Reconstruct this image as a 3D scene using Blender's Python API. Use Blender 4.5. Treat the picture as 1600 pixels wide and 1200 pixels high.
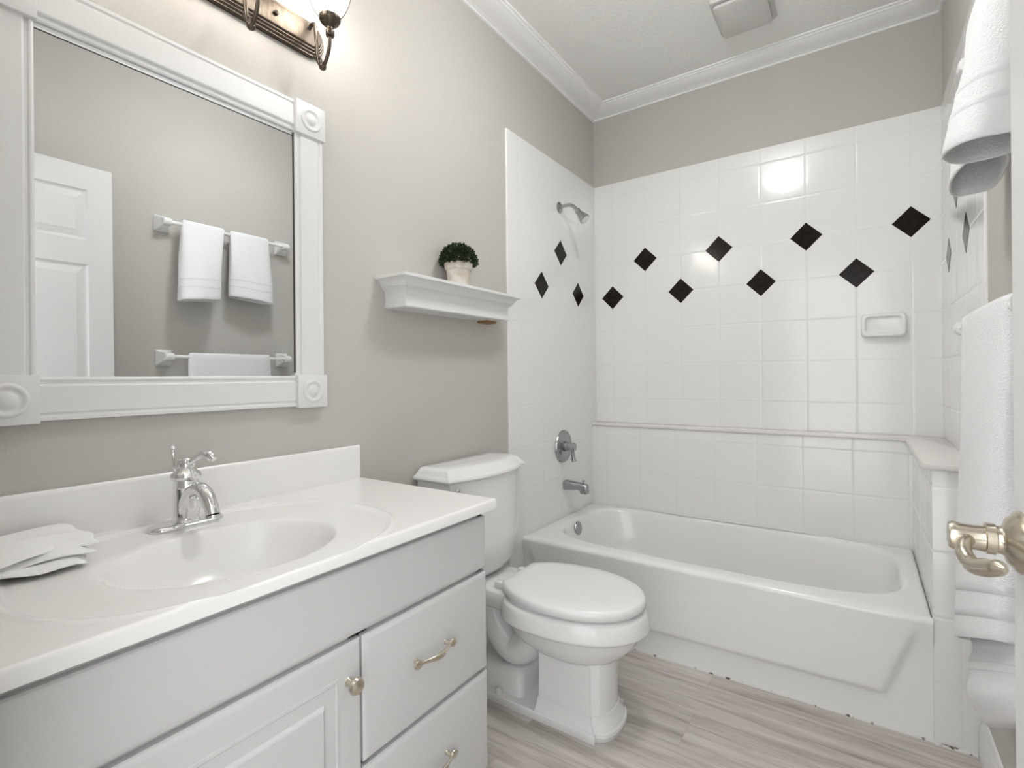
import bpy, bmesh, math, random
from mathutils import Vector, Matrix
random.seed(7)
PI = math.pi
C = bpy.context.scene.collection
S = bpy.context.scene
for o in list(bpy.data.objects):
    bpy.data.objects.remove(o, do_unlink=True)

# ------------------------------------------------------------------ camera
cam = bpy.data.cameras.new('camera')
cam_ob = bpy.data.objects.new('camera', cam); C.objects.link(cam_ob)
yaw, pitch, roll = -0.602176, -0.0025078, -0.010875
fw = Vector((math.sin(yaw)*math.cos(pitch), math.cos(yaw)*math.cos(pitch), math.sin(pitch)))
r0 = Vector((math.cos(yaw), -math.sin(yaw), 0)); u0 = r0.cross(fw)
rt = r0*math.cos(roll) + u0*math.sin(roll); up = -r0*math.sin(roll) + u0*math.cos(roll)
M = Matrix((rt, up, -fw)).transposed().to_4x4()
M.translation = Vector((1.37805, -2.93424, 1.18099))
cam_ob.matrix_world = M
cam.sensor_fit = 'HORIZONTAL'; cam.sensor_width = 36.0
cam.lens = 795.145/1600*36.0
cam.shift_y = -11.917/1600
cam.clip_start = 0.01
S.camera = cam_ob

# ------------------------------------------------------------------ world, exposure
w = bpy.data.worlds.new('hall_fill'); S.world = w; w.use_nodes = True  # even white fill, added to brighten the room through the open doorway
w.node_tree.nodes['Background'].inputs[0].default_value = (0.95, 0.975, 1.0, 1)
w.node_tree.nodes['Background'].inputs[1].default_value = 1.9
S.view_settings.view_transform = 'Standard'
S.view_settings.look = 'None'
S.view_settings.gamma = 1
S.view_settings.use_curve_mapping = False
S.view_settings.exposure = 0.70
DOME_STRENGTH = 37.0        # flush ceiling light above the middle of the room
BULB_STRENGTH = 23.0       # each bulb of the vanity light

# ------------------------------------------------------------------ materials
def pbr(name, col, rough=.5, metal=0, spec=.5, coat=0):
    m = bpy.data.materials.new(name); m.use_nodes = True
    b = m.node_tree.nodes['Principled BSDF']
    b.inputs['Base Color'].default_value = (*col, 1)
    b.inputs['Roughness'].default_value = rough
    b.inputs['Metallic'].default_value = metal
    b.inputs['Specular IOR Level'].default_value = spec
    b.inputs['Coat Weight'].default_value = coat
    b.inputs['Coat Roughness'].default_value = .05
    return m
def nodes(m): return m.node_tree.nodes, m.node_tree.links, m.node_tree.nodes['Principled BSDF']
def noise_bump(m, scale, dist, detail=3, strength=1.0, stretch=None):
    N, L, b = nodes(m)
    tc = N.new('ShaderNodeTexCoord'); nz = N.new('ShaderNodeTexNoise'); bp = N.new('ShaderNodeBump')
    nz.inputs['Scale'].default_value = scale; nz.inputs['Detail'].default_value = detail
    bp.inputs['Distance'].default_value = dist; bp.inputs['Strength'].default_value = strength
    src = tc.outputs['Object']
    if stretch:
        mp = N.new('ShaderNodeMapping'); mp.inputs['Scale'].default_value = stretch
        L.new(src, mp.inputs['Vector']); src = mp.outputs['Vector']
    L.new(src, nz.inputs['Vector']); L.new(nz.outputs['Fac'], bp.inputs['Height'])
    L.new(bp.outputs['Normal'], b.inputs['Normal'])
    return nz
def tint(m, nz, c1, c2, lo=.35, hi=.65):
    N, L, b = nodes(m)
    cr = N.new('ShaderNodeValToRGB')
    cr.color_ramp.elements[0].position = lo; cr.color_ramp.elements[0].color = (*c1, 1)
    cr.color_ramp.elements[1].position = hi; cr.color_ramp.elements[1].color = (*c2, 1)
    L.new(nz.outputs['Fac'], cr.inputs['Fac']); L.new(cr.outputs['Color'], b.inputs['Base Color'])

M_wall = pbr('greige_paint', (.54, .518, .482), .75, spec=.3)
tint(M_wall, noise_bump(M_wall, 260, .0006, 4), (.535, .513, .477), (.545, .523, .487))
M_ceil = pbr('textured_ceiling_paint', (.86, .86, .835), .85, spec=.2)
noise_bump(M_ceil, 75, .004, 6, .7)
M_trim = pbr('white_trim_paint', (.74, .74, .73), .35)
noise_bump(M_trim, 40, .0003)
M_crown = pbr('white_ceiling_trim_paint', (.88, .88, .87), .4)
noise_bump(M_crown, 40, .0003)
M_cab = pbr('white_cabinet_paint', (.60, .60, .595), .32)
noise_bump(M_cab, 30, .0002)
M_gap = pbr('cabinet_shadow_gap', (.35, .345, .33), .6)
M_counter = pbr('white_cultured_marble', (.82, .80, .785), .21)
nz = noise_bump(M_counter, 6, .0001); tint(M_counter, nz, (.865, .848, .833), (.857, .85, .837))
M_porc = pbr('white_porcelain', (.84, .84, .825), .08)
nz = noise_bump(M_porc, 3, .0001); tint(M_porc, nz, (.845, .845, .83), (.83, .83, .82))
M_seat = pbr('white_seat_plastic', (.83, .83, .82), .22); noise_bump(M_seat, 5, .0001)
M_tub = pbr('white_tub_enamel', (.85, .85, .835), .1)
noise_bump(M_tub, 7, .0004)
M_ledge = pbr('blush_white_ledge_stone', (.80, .755, .735), .16); noise_bump(M_ledge, 9, .0001)
M_ceram = pbr('white_ceramic', (.84, .84, .82), .12); noise_bump(M_ceram, 10, .0001)
M_blacktile = pbr('black_brown_tile', (.011, .008, .006), .16, spec=.14)
nz = noise_bump(M_blacktile, 60, .0002); tint(M_blacktile, nz, (.009, .007, .005), (.02, .014, .011))
M_chrome = pbr('polished_chrome', (.82, .82, .83), .07, 1); noise_bump(M_chrome, 30, .0001)
M_satin = pbr('brushed_chrome', (.40, .40, .405), .26, 1); noise_bump(M_satin, 60, .0002)
M_nickel = pbr('warm_satin_nickel', (.62, .56, .46), .22, 1); noise_bump(M_nickel, 60, .0002)
M_pull = pbr('champagne_nickel', (.66, .60, .50), .24, 1); noise_bump(M_pull, 60, .0002)
M_bronze = pbr('brushed_bronze', (.10, .08, .062), .36, 1)
nz = noise_bump(M_bronze, 40, .0004, stretch=(1, 12, 1)); tint(M_bronze, nz, (.085, .068, .052), (.135, .112, .09))
M_wire = pbr('dark_wire', (.04, .032, .025), .5, .3); noise_bump(M_wire, 60, .0002)
M_mirror = pbr('mirror_silver', (.79, .81, .82), .005, 1); noise_bump(M_mirror, 1, .0)
M_edge = pbr('mirror_black_edge', (.03, .025, .02), .6); noise_bump(M_edge, 60, .0003)
M_towel = pbr('white_terry_cloth', (.88, .88, .885), .95, spec=.1)
noise_bump(M_towel, 300, .005, 4, .7); nodes(M_towel)[2].inputs['Sheen Weight'].default_value = .3
M_band = pbr('white_woven_band', (.84, .84, .85), .8, spec=.15)
noise_bump(M_band, 60, .003, 2, .8, stretch=(1, 1, 14))
M_cloth = pbr('white_cotton_cloth', (.90, .895, .885), .9, spec=.1)
noise_bump(M_cloth, 500, .001); 
M_door = pbr('white_door_paint', (.70, .70, .685), .38)
noise_bump(M_door, 20, .0006, 4, .5, stretch=(1, 9, 1))
M_pot = pbr('whitewashed_clay', (.66, .60, .52), .85)
nz = noise_bump(M_pot, 30, .001, 4); tint(M_pot, nz, (.62, .54, .45), (.78, .75, .70))
M_leaf = pbr('boxwood_green', (.012, .03, .008), .45)
nz = noise_bump(M_leaf, 45, .0005); tint(M_leaf, nz, (.006, .014, .005), (.028, .055, .014))
M_stem = pbr('dark_stem', (.03, .025, .012), .8); noise_bump(M_stem, 60, .001)
M_rawwood = pbr('raw_pine', (.30, .17, .08), .8); noise_bump(M_rawwood, 20, .001, stretch=(8, 1, 8))
M_vent = pbr('grey_white_vent_plastic', (.60, .595, .57), .5); noise_bump(M_vent, 40, .0002)
M_caulk = pbr('stained_caulk', (.6, .58, .55), .7)
nz = noise_bump(M_caulk, 38, .001, 4); tint(M_caulk, nz, (.07, .045, .03), (.72, .70, .67), .36, .44)
M_dark = pbr('dark_recess', (.02, .02, .02), .8); noise_bump(M_dark, 40, .0002)

def emission(name, col, s):
    m = bpy.data.materials.new(name); m.use_nodes = True
    N = m.node_tree.nodes; N.clear()
    e = N.new('ShaderNodeEmission'); o = N.new('ShaderNodeOutputMaterial')
    e.inputs[0].default_value = (*col, 1); e.inputs[1].default_value = s
    m.node_tree.links.new(e.outputs[0], o.inputs[0]); return m
M_dome = emission('lit_ceiling_diffuser', (.985, .99, 1), DOME_STRENGTH)
M_bulb = emission('lit_bulb', (1, .95, .90), BULB_STRENGTH)
def glass_mat():
    m = bpy.data.materials.new('seeded_glass'); m.use_nodes = True
    N = m.node_tree.nodes; L = m.node_tree.links; N.clear()
    o = N.new('ShaderNodeOutputMaterial'); mx = N.new('ShaderNodeMixShader'); m2 = N.new('ShaderNodeMixShader')
    t = N.new('ShaderNodeBsdfTransparent'); g = N.new('ShaderNodeBsdfGlossy'); d = N.new('ShaderNodeBsdfTranslucent')
    fr = N.new('ShaderNodeFresnel'); fr.inputs[0].default_value = 1.3
    t.inputs[0].default_value = (.97, .97, .96, 1); g.inputs['Roughness'].default_value = .05
    d.inputs[0].default_value = (.95, .93, .9, 1)
    m2.inputs[0].default_value = .22
    L.new(t.outputs[0], m2.inputs[1]); L.new(d.outputs[0], m2.inputs[2])
    L.new(fr.outputs[0], mx.inputs[0]); L.new(m2.outputs[0], mx.inputs[1]); L.new(g.outputs[0], mx.inputs[2])
    L.new(mx.outputs[0], o.inputs[0]); return m
M_glass = glass_mat()

T = .2064                       # tile pitch
def tile_mat(name, ax, offu, offv, col=(.84, .84, .825)):
    m = pbr(name, col, .13)
    N, L, b = nodes(m)
    tc = N.new('ShaderNodeTexCoord'); sp = N.new('ShaderNodeSeparateXYZ')
    L.new(tc.outputs['Object'], sp.inputs[0])
    def mth(op, a, v=None, c=None):
        n = N.new('ShaderNodeMath'); n.operation = op
        for i, x in enumerate((a, v, c)):
            if x is None: continue
            if isinstance(x, (int, float)): n.inputs[i].default_value = x
            else: L.new(x, n.inputs[i])
        return n.outputs[0]
    def edge(sock, off):
        f = mth('FRACT', mth('DIVIDE', mth('SUBTRACT', sock, off - 40*T), T))
        return mth('MULTIPLY', mth('SUBTRACT', .5, mth('ABSOLUTE', mth('SUBTRACT', f, .5))), T)
    d = mth('MINIMUM', edge(sp.outputs['XYZ'.index(ax)], offu), edge(sp.outputs[2], offv))
    mr = N.new('ShaderNodeMapRange'); mr.interpolation_type = 'SMOOTHSTEP'
    mr.inputs['From Min'].default_value = .0006; mr.inputs['From Max'].default_value = .0019
    L.new(d, mr.inputs['Value'])
    mix = N.new('ShaderNodeMix'); mix.data_type = 'RGBA'
    mix.inputs['A'].default_value = (col[0]*.90, col[1]*.89, col[2]*.875, 1); mix.inputs['B'].default_value = (*col, 1)
    L.new(mr.outputs[0], mix.inputs['Factor']); L.new(mix.outputs['Result'], b.inputs['Base Color'])
    mr2 = N.new('ShaderNodeMapRange'); mr2.interpolation_type = 'SMOOTHSTEP'
    mr2.inputs['From Min'].default_value = .0005; mr2.inputs['From Max'].default_value = .008
    L.new(d, mr2.inputs['Value'])
    nz = N.new('ShaderNodeTexNoise'); nz.inputs['Scale'].default_value = 9; L.new(tc.outputs['Object'], nz.inputs['Vector'])
    h = mth('ADD', mr2.outputs[0], mth('MULTIPLY', nz.outputs['Fac'], .35))
    bp = N.new('ShaderNodeBump'); bp.inputs['Distance'].default_value = .0009; bp.inputs['Strength'].default_value = .6
    L.new(h, bp.inputs['Height']); L.new(bp.outputs['Normal'], b.inputs['Normal'])
    mr3 = N.new('ShaderNodeMapRange'); mr3.inputs['From Min'].default_value = .0006; mr3.inputs['From Max'].default_value = .0019
    mr3.inputs['To Min'].default_value = .7; mr3.inputs['To Max'].default_value = .13
    L.new(d, mr3.inputs['Value']); L.new(mr3.outputs[0], b.inputs['Roughness'])
    return m
X0, ZL, YL = .122, 1.649, -.244
M_tile_back = tile_mat('white_wall_tile_back', 'X', X0, ZL)
M_tile_side = tile_mat('white_wall_tile_side', 'Y', YL, ZL)
M_tile_right = tile_mat('white_wall_tile_right', 'Y', -.222, ZL)
M_tile_low = tile_mat('white_wall_tile_low', 'X', .103, .81)
M_tile_lowside = tile_mat('white_wall_tile_low_side', 'Y', -.02, .81)
M_tile_stub = tile_mat('white_wall_tile_stub', 'X', 1.6265, .815)

def floor_mat():
    m = pbr('grey_oak_vinyl_planks', (.4, .36, .33), .38, spec=.4)
    N, L, b = nodes(m)
    tc = N.new('ShaderNodeTexCoord')
    br = N.new('ShaderNodeTexBrick'); br.offset = .37; br.offset_frequency = 2
    br.inputs['Scale'].default_value = 1; br.inputs['Brick Width'].default_value = 1.22; br.inputs['Row Height'].default_value = .18
    br.inputs['Mortar Size'].default_value = .0006; br.inputs['Mortar Smooth'].default_value = .3
    br.inputs['Color1'].default_value = (0, 0, 0, 1); br.inputs['Color2'].default_value = (1, 1, 1, 1); br.inputs['Mortar'].default_value = (.5, .5, .5, 1)
    mp0 = N.new('ShaderNodeMapping'); mp0.inputs['Location'].default_value = (.33, .055, 0)
    L.new(tc.outputs['Object'], mp0.inputs['Vector']); L.new(mp0.outputs['Vector'], br.inputs['Vector'])
    mp = N.new('ShaderNodeMapping'); mp.inputs['Scale'].default_value = (1.1, 15, 1)
    L.new(tc.outputs['Object'], mp.inputs['Vector'])
    off = N.new('ShaderNodeVectorMath'); off.operation = 'MULTIPLY_ADD'
    off.inputs[1].default_value = (7.3, 3.1, 0); L.new(br.outputs['Color'], off.inputs[0]); L.new(mp.outputs['Vector'], off.inputs[2])
    n1 = N.new('ShaderNodeTexNoise'); n1.inputs['Scale'].default_value = 1.6; n1.inputs['Detail'].default_value = 7; n1.inputs['Roughness'].default_value = .62
    n1.inputs['Distortion'].default_value = .7
    L.new(off.outputs[0], n1.inputs['Vector'])
    cr = N.new('ShaderNodeValToRGB'); e = cr.color_ramp.elements
    e[0].position = .28; e[0].color = (.25, .21, .185, 1)
    e[1].position = .72; e[1].color = (.66, .62, .585, 1)
    k = e.new(.42); k.color = (.46, .415, .38, 1)
    k = e.new(.54); k.color = (.57, .525, .49, 1)
    L.new(n1.outputs['Fac'], cr.inputs['Fac'])
    mp2 = N.new('ShaderNodeMapping'); mp2.inputs['Scale'].default_value = (6, 160, 1)
    L.new(tc.outputs['Object'], mp2.inputs['Vector'])
    n2 = N.new('ShaderNodeTexNoise'); n2.inputs['Scale'].default_value = 1.5; n2.inputs['Detail'].default_value = 3
    L.new(mp2.outputs['Vector'], n2.inputs['Vector'])
    mul = N.new('ShaderNodeMix'); mul.data_type = 'RGBA'; mul.blend_type = 'OVERLAY'; mul.inputs['Factor'].default_value = .28
    L.new(cr.outputs['Color'], mul.inputs['A']); L.new(n2.outputs['Fac'], mul.inputs['B'])
    # per-plank lightness
    pl = N.new('ShaderNodeMapRange'); pl.inputs['To Min'].default_value = .93; pl.inputs['To Max'].default_value = 1.05
    L.new(br.outputs['Color'], pl.inputs['Value'])
    m3 = N.new('ShaderNodeMix'); m3.data_type = 'RGBA'; m3.blend_type = 'MULTIPLY'; m3.inputs['Factor'].default_value = 1
    L.new(mul.outputs['Result'], m3.inputs['A']); L.new(pl.outputs[0], m3.inputs['B'])
    m4 = N.new('ShaderNodeMix'); m4.data_type = 'RGBA'; m4.inputs['B'].default_value = (.36, .325, .295, 1)
    L.new(br.outputs['Fac'], m4.inputs['Factor']); L.new(m3.outputs['Result'], m4.inputs['A'])
    L.new(m4.outputs['Result'], b.inputs['Base Color'])
    bp = N.new('ShaderNodeBump'); bp.inputs['Distance'].default_value = .0006; bp.inputs['Strength'].default_value = .4
    L.new(n2.outputs['Fac'], bp.inputs['Height']); L.new(bp.outputs['Normal'], b.inputs['Normal'])
    return m
M_floor = floor_mat()

# ------------------------------------------------------------------ mesh helpers
LOC = {}
def link(name, verts, faces, mat, parent=None, smooth=30, fix=True):
    base = LOC.get(parent.name, Vector((0, 0, 0))) if parent else Vector((0, 0, 0))
    me = bpy.data.meshes.new(name)
    me.from_pydata([tuple(Vector(v) - base) for v in verts], [], faces)
    if fix:
        bm = bmesh.new(); bm.from_mesh(me)
        bmesh.ops.remove_doubles(bm, verts=bm.verts, dist=1e-6)
        bmesh.ops.recalc_face_normals(bm, faces=bm.faces)
        bm.to_mesh(me); bm.free()
    me.materials.append(mat)
    if smooth:
        me.shade_smooth(); me.set_sharp_from_angle(angle=math.radians(smooth))
    o = bpy.data.objects.new(name, me); C.objects.link(o)
    if parent: o.parent = parent
    LOC[o.name] = base
    return o
class MB:
    """collects shapes into one mesh"""
    def __init__(s): s.v = []; s.f = []
    def add(s, v, f):
        k = len(s.v); s.v += [tuple(p) for p in v]; s.f += [tuple(i + k for i in q) for q in f]; return s
    def box(s, x0, x1, y0, y1, z0, z1, bev=0, seg=2):
        bm = bmesh.new(); bmesh.ops.create_cube(bm, size=1)
        for v in bm.verts: v.co = Vector(((x0+x1)/2+v.co.x*(x1-x0), (y0+y1)/2+v.co.y*(y1-y0), (z0+z1)/2+v.co.z*(z1-z0)))
        if bev: bmesh.ops.bevel(bm, geom=list(bm.edges), offset=bev, segments=seg, affect='EDGES', profile=.5)
        bm.verts.index_update()
        s.add([v.co.copy() for v in bm.verts], [[v.index for v in f.verts] for f in bm.faces]); bm.free(); return s
    def rings(s, rings, closed=True, cap0=True, cap1=True):
        n = len(rings[0]); v = [p for r in rings for p in r]; f = []
        for i in range(len(rings)-1):
            for j in range(n if closed else n-1):
                a, b = i*n+j, i*n+(j+1) % n
                f.append((a, b, b+n, a+n))
        if cap0: f.append(tuple(reversed(range(n))))
        if cap1: f.append(tuple(range((len(rings)-1)*n, len(rings)*n)))
        return s.add(v, f)
    def tube(s, pts, rad, n=12, caps=True):
        pts = [Vector(p) for p in pts]; R = rad if isinstance(rad, (list, tuple)) else [rad]*len(pts)
        rings = []; t0 = (pts[1]-pts[0]).normalized()
        ref = Vector((0, 0, 1)) if abs(t0.z) < .9 else Vector((1, 0, 0))
        x = t0.cross(ref).normalized()
        for i, p in enumerate(pts):
            t = (pts[min(i+1, len(pts)-1)]-pts[max(i-1, 0)]).normalized()
            x = (x - t*x.dot(t)).normalized(); y = t.cross(x)
            ra = R[i] if isinstance(R[i], (tuple, list)) else (R[i], R[i])
            rings.append([p + x*ra[0]*math.cos(2*PI*k/n) + y*ra[1]*math.sin(2*PI*k/n) for k in range(n)])
        return s.rings(rings, True, caps, caps)
    def lathe(s, prof, origin, axis=(0, 0, 1), n=32, caps=True):
        o = Vector(origin); a = Vector(axis).normalized()
        ref = Vector((1, 0, 0)) if abs(a.x) < .9 else Vector((0, 1, 0))
        x = a.cross(ref).normalized(); y = a.cross(x)
        return s.rings([[o + a*h + (x*math.cos(2*PI*k/n) + y*math.sin(2*PI*k/n))*max(r, 1e-5) for k in range(n)] for r, h in prof], True, caps, caps)
    def prism(s, prof, axis, a, b):
        """profile of 2-D points extruded along an axis; x: (y,z)  y: (x,z)  z: (x,y)"""
        def P(p, t): return {'x': (t, p[0], p[1]), 'y': (p[0], t, p[1]), 'z': (p[0], p[1], t)}[axis]
        return s.rings([[P(p, a) for p in prof], [P(p, b) for p in prof]])
    def build(s, name, mat, parent=None, smooth=30, fix=True): return link(name, s.v, s.f, mat, parent, smooth, fix)
def ring(cx, cy, a, b, n, z, N=96):
    out = []
    for k in range(N):
        c, q = math.cos(2*PI*k/N), math.sin(2*PI*k/N)
        r = 1/max(abs(c), abs(q)) if n > 50 else (abs(c)**n + abs(q)**n)**(-1/n)
        out.append((cx+a*r*c, cy+b*r*q, z))
    return out
def spline(pts, n=8):
    """Catmull-Rom through points"""
    P = [Vector(p) for p in pts]; P = [2*P[0]-P[1]] + P + [2*P[-1]-P[-2]]; out = []
    for i in range(1, len(P)-2):
        for k in range(n):
            t = k/n; a, b, c, d = P[i-1:i+3]
            out.append(.5*((2*b) + (c-a)*t + (2*a-5*b+4*c-d)*t*t + (3*b-a-3*c+d)*t**3))
    return out + [P[-2]]
def lerp_list(vals, n): 
    out = []
    for i in range(len(vals)-1):
        for k in range(n): out.append(vals[i]+(vals[i+1]-vals[i])*k/n)
    return out + [vals[-1]]
def sstep(a, b, x):
    t = min(1, max(0, (x-a)/(b-a))); return t*t*(3-2*t)
def thing(name, label, cat, loc=(0, 0, 0), group=None):
    o = bpy.data.objects.new(name, None); C.objects.link(o); o.location = loc
    o.empty_display_size = .05
    o['label'] = label; o['category'] = cat
    if group: o['group'] = group
    LOC[o.name] = Vector(loc); return o
def tag(o, label, cat, group=None):
    o['label'] = label; o['category'] = cat
    if group: o['group'] = group
    return o
def struct(o, label=None):
    o['kind'] = 'structure'
    if label: o['label'] = label
    return o

# ------------------------------------------------------------------ room shell
W, CEIL, FRONT = 1.680, 2.805, -2.84
struct(MB().box(-.1, 1.95, -4.2, .1, -.05, 0).build('floor', M_floor, smooth=0), 'grey oak plank floor')
struct(MB().box(-.1, W+.1, FRONT-.12, .1, CEIL, CEIL+.05).build('ceiling', M_ceil, smooth=0), 'white textured ceiling')
wl = struct(MB().box(-.1, 0, FRONT-.12, .1, 0, CEIL).build('wall_left', M_wall, smooth=0), 'greige wall behind the vanity and toilet')
wb = struct(MB().box(0, W, 0, .1, 0, CEIL).build('wall_back', M_wall, smooth=0), 'greige wall above the tub')
wr = struct(MB().box(W, W+.1, FRONT-.12, .1, 0, CEIL).build('wall_right', M_wall, smooth=0), 'greige wall with the towel bars')
DOOR_L, DOOR_R, DOOR_T = .78, 1.585, 2.165
struct(MB().box(0, DOOR_L, FRONT-.12, FRONT, 0, CEIL).box(DOOR_R, W, FRONT-.12, FRONT, 0, CEIL)
       .box(DOOR_L, DOOR_R, FRONT-.12, FRONT, DOOR_T, CEIL).build('wall_front', M_wall, smooth=0), 'greige wall with the doorway')

# crown moulding (profile: distance from wall, height)
CR = [(0, 2.757), (.010, 2.757), (.013, 2.760), (.013, 2.765), (.020, 2.7655), (.024, 2.768), (.030, 2.769), (.046, 2.7725),
      (.066, 2.7775), (.084, 2.784), (.096, 2.790), (.100, 2.792), (.106, 2.792), (.110, 2.797), (.120, 2.799), (.122, 2.804), (.122, CEIL), (0, CEIL)]
def crown(name, f, label):
    m = MB(); m.rings([[f(d, z, 0) for d, z in CR], [f(d, z, 1) for d, z in CR]])
    struct(m.build(name, M_crown, smooth=40), label)
crown('trim_1', lambda d, z, e: (d, -d if e == 0 else FRONT+d, z), 'white crown moulding on the left wall')
crown('trim_2', lambda d, z, e: (d if e == 0 else W-d, -d, z), 'white crown moulding above the tub')
crown('trim_3', lambda d, z, e: (W-d, -d if e == 0 else FRONT+d, z), 'white crown moulding on the right wall')

# baseboards
BB = [(0, 0), (.016, 0), (.016, .085), (.013, .092), (.013, .098), (.009, .104), (.008, .116), (.004, .124), (0, .126)]
struct(MB().prism([(W-d, z) for d, z in BB], 'y', -.858, -2.80).build('baseboard_right', M_trim), 'white baseboard on the right wall')
struct(MB().prism([(d, z) for d, z in BB], 'y', -.968, -1.858).build('baseboard_left', M_trim), 'white baseboard behind the toilet')

# wall tile: panels that belong to the walls, diamonds inside them
TT = 2.346; TK = .007
def diamond(parent, center, ax, s=.0703):
    x, y, z = center
    for_ax = {'x': [(x-s, y, z), (x, y, z-s), (x+s, y, z), (x, y, z+s)],
              'y': [(x, y-s, z), (x, y, z-s), (x, y+s, z), (x, y, z+s)]}[ax]
    n = {'x': Vector((0, -1, 0)), 'y': Vector((1 if x < .5 else -1, 0, 0))}[ax]
    m = MB()
    m.rings([[Vector(p) for p in for_ax], [Vector(p)+n*.0006 for p in for_ax], [Vector(center)+(Vector(p)-Vector(center))*.975+n*.0011 for p in for_ax]])
    o = m.build('accent_tile', M_blacktile, parent, smooth=0); o['label'] = 'black diamond accent tile'
    return o
tb = MB().box(0, W, -TK, 0, .84, TT).build('tile_panel', M_tile_back, wb, smooth=0); tb['label'] = 'white square wall tile'
for i in range(8): diamond(tb, (X0+i*T, -TK, ZL+(i % 2)*T), 'x')
ml = MB().box(0, TK, -.85, -TK, .35, TT).box(0, TK, -.9405, -.85, 0, TT)
ml.prism([(0, -.966), (.004, -.966), (.0065, -.963), (.007, -.960), (.007, -.9405), (0, -.9405)], 'z', 0, TT)
tl = ml.build('tile_panel', M_tile_side, wl, smooth=0); tl['label'] = 'white square wall tile'
for j, k in ((0, 0), (1, 1), (2, 0)): diamond(tl, (TK, YL-j*T, ZL+k*T), 'y')
mr_ = MB().box(W-TK, W, -.9205, -TK, .86, TT)
mr_.prism([(W, -.946), (W-.004, -.946), (W-.0065, -.943), (W-.007, -.940), (W-.007, -.9205), (W, -.9205)], 'z', .86, TT)
tr = mr_.build('tile_panel', M_tile_right, wr, smooth=0); tr['label'] = 'white square wall tile'
for j, k in ((0, 0), (1, 1), (2, 0)): diamond(tr, (W-TK, -.222-j*T, ZL+k*T), 'y')

# low furred-out walls round the tub and their ledge
LW = .072; SX = 1.559; SY = -.855; LT = .867
lb = struct(MB().box(TK, SX, -LW, -TK, .34, LT).build('wall_low_back', M_tile_low, smooth=0), 'low tiled wall behind the tub')
ls = struct(MB().box(SX, W, SY+.0042, -TK-.0005, 0, LT).build('wall_low_right', M_tile_lowside, smooth=0), 'low tiled wall at the end of the tub')
m = MB().box(SX-.0006, W-.0005, SY, SY+.0042, 0, LT, .0012)
o = m.build('tile_panel', M_tile_stub, ls, smooth=30); o['label'] = 'white tile facing the room'
# ledge cap (L-shaped slab with eased edge)
poly = [(TK, -.081), (1.515, -.081), (1.533, -.099), (1.533, -.862), (1.541, -.872), (W-TK, -.872), (W-TK, -TK), (TK, -TK)]
ctr = Vector((.9, -.05))
def inset(p, d):
    out = []
    n = len(p)
    for i in range(n):
        a, b, c = Vector(p[i-1]), Vector(p[i]), Vector(p[(i+1) % n])
        e1 = (b-a).normalized(); e2 = (c-b).normalized()
        n1 = Vector((-e1.y, e1.x)); n2 = Vector((-e2.y, e2.x))
        k = 1+n1.dot(n2); out.append(tuple(b + (n1+n2)*(d/k)))
    return out
m = MB(); m.rings([[(x, y, z) for x, y in inset(poly, d)] for d, z in ((.004, LT), (.0012, LT+.0015), (0, LT+.004), (0, LT+.016), (.0012, LT+.0195), (.004, LT+.021))])
struct(m.build('trim_4', M_ledge, smooth=40), 'pinkish white stone ledge cap above the tub')
# stained caulk joints
m = MB().tube([(.02, -.8535, .001), (1.56, -.8535, .001)], .0045, 8); struct(m.build('trim_5', M_caulk), 'stained caulk line under the tub apron')
m = MB().tube([(1.56, SY-.002, .001), (W-.018, SY-.002, .001)], .006, 8); struct(m.build('trim_6', M_caulk), 'stained caulk line under the low wall')

# ------------------------------------------------------------------ bathtub
TX0, TX1, TY0, TY1, TZ = TK, SX-.0008, -.852, -LW-.0003, .393
tub = thing('bathtub', 'white alcove bathtub with a raised panel on its apron', 'bathtub', (.78, -.46, 0))
cx, cy, a, b = (TX0+TX1)/2, (TY0+TY1)/2, (TX1-TX0)/2, (TY1-TY0)/2
ox, oy, oa, ob = .793, -.428, .705, .342
R = [ring(cx, cy, a, b, 99, .02, 160), ring(cx, cy, a, b, 99, TZ-.03, 160)]
for t in range(0, 6):
    q = t/5*PI/2; R.append(ring(cx, cy, a-.014*(1-math.cos(q)), b-.014*(1-math.cos(q)), 99 if t < 2 else 60, TZ-.014*(1-math.sin(q)), 160))
def mixr(r1, r2, t, z): return [(p[0]+(q[0]-p[0])*t, p[1]+(q[1]-p[1])*t, z) for p, q in zip(r1, r2)]
rim = ring(ox, oy, oa+.02, ob+.02, 4.2, TZ, 160)
R.append(mixr(R[-1], rim, .5, TZ-.0005)); R.append(rim)
for da, dz in ((.012, -.001), (.004, -.006), (-.003, -.016), (-.008, -.035)):
    R.append(ring(ox, oy, oa+da, ob+da, 4.0, TZ+dz, 160))
for da, db, z, n, dx in ((.025, .02, .30, 3.8, .004), (.05, .04, .20, 3.6, -.006), (.075, .06, .12, 3.4, -.014), (.11, .085, .08, 3.1, -.02), (.16, .12, .062, 2.9, -.02), (.3, .2, .055, 2.6, -.02), (.6, .31, .052, 2.2, -.02)):
    R.append(ring(ox+dx, oy, oa-da, ob-db, n, z, 160))
m = MB(); m.rings(R, True, True, True); m.build('tub_shell', M_tub, tub, smooth=50)
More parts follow.
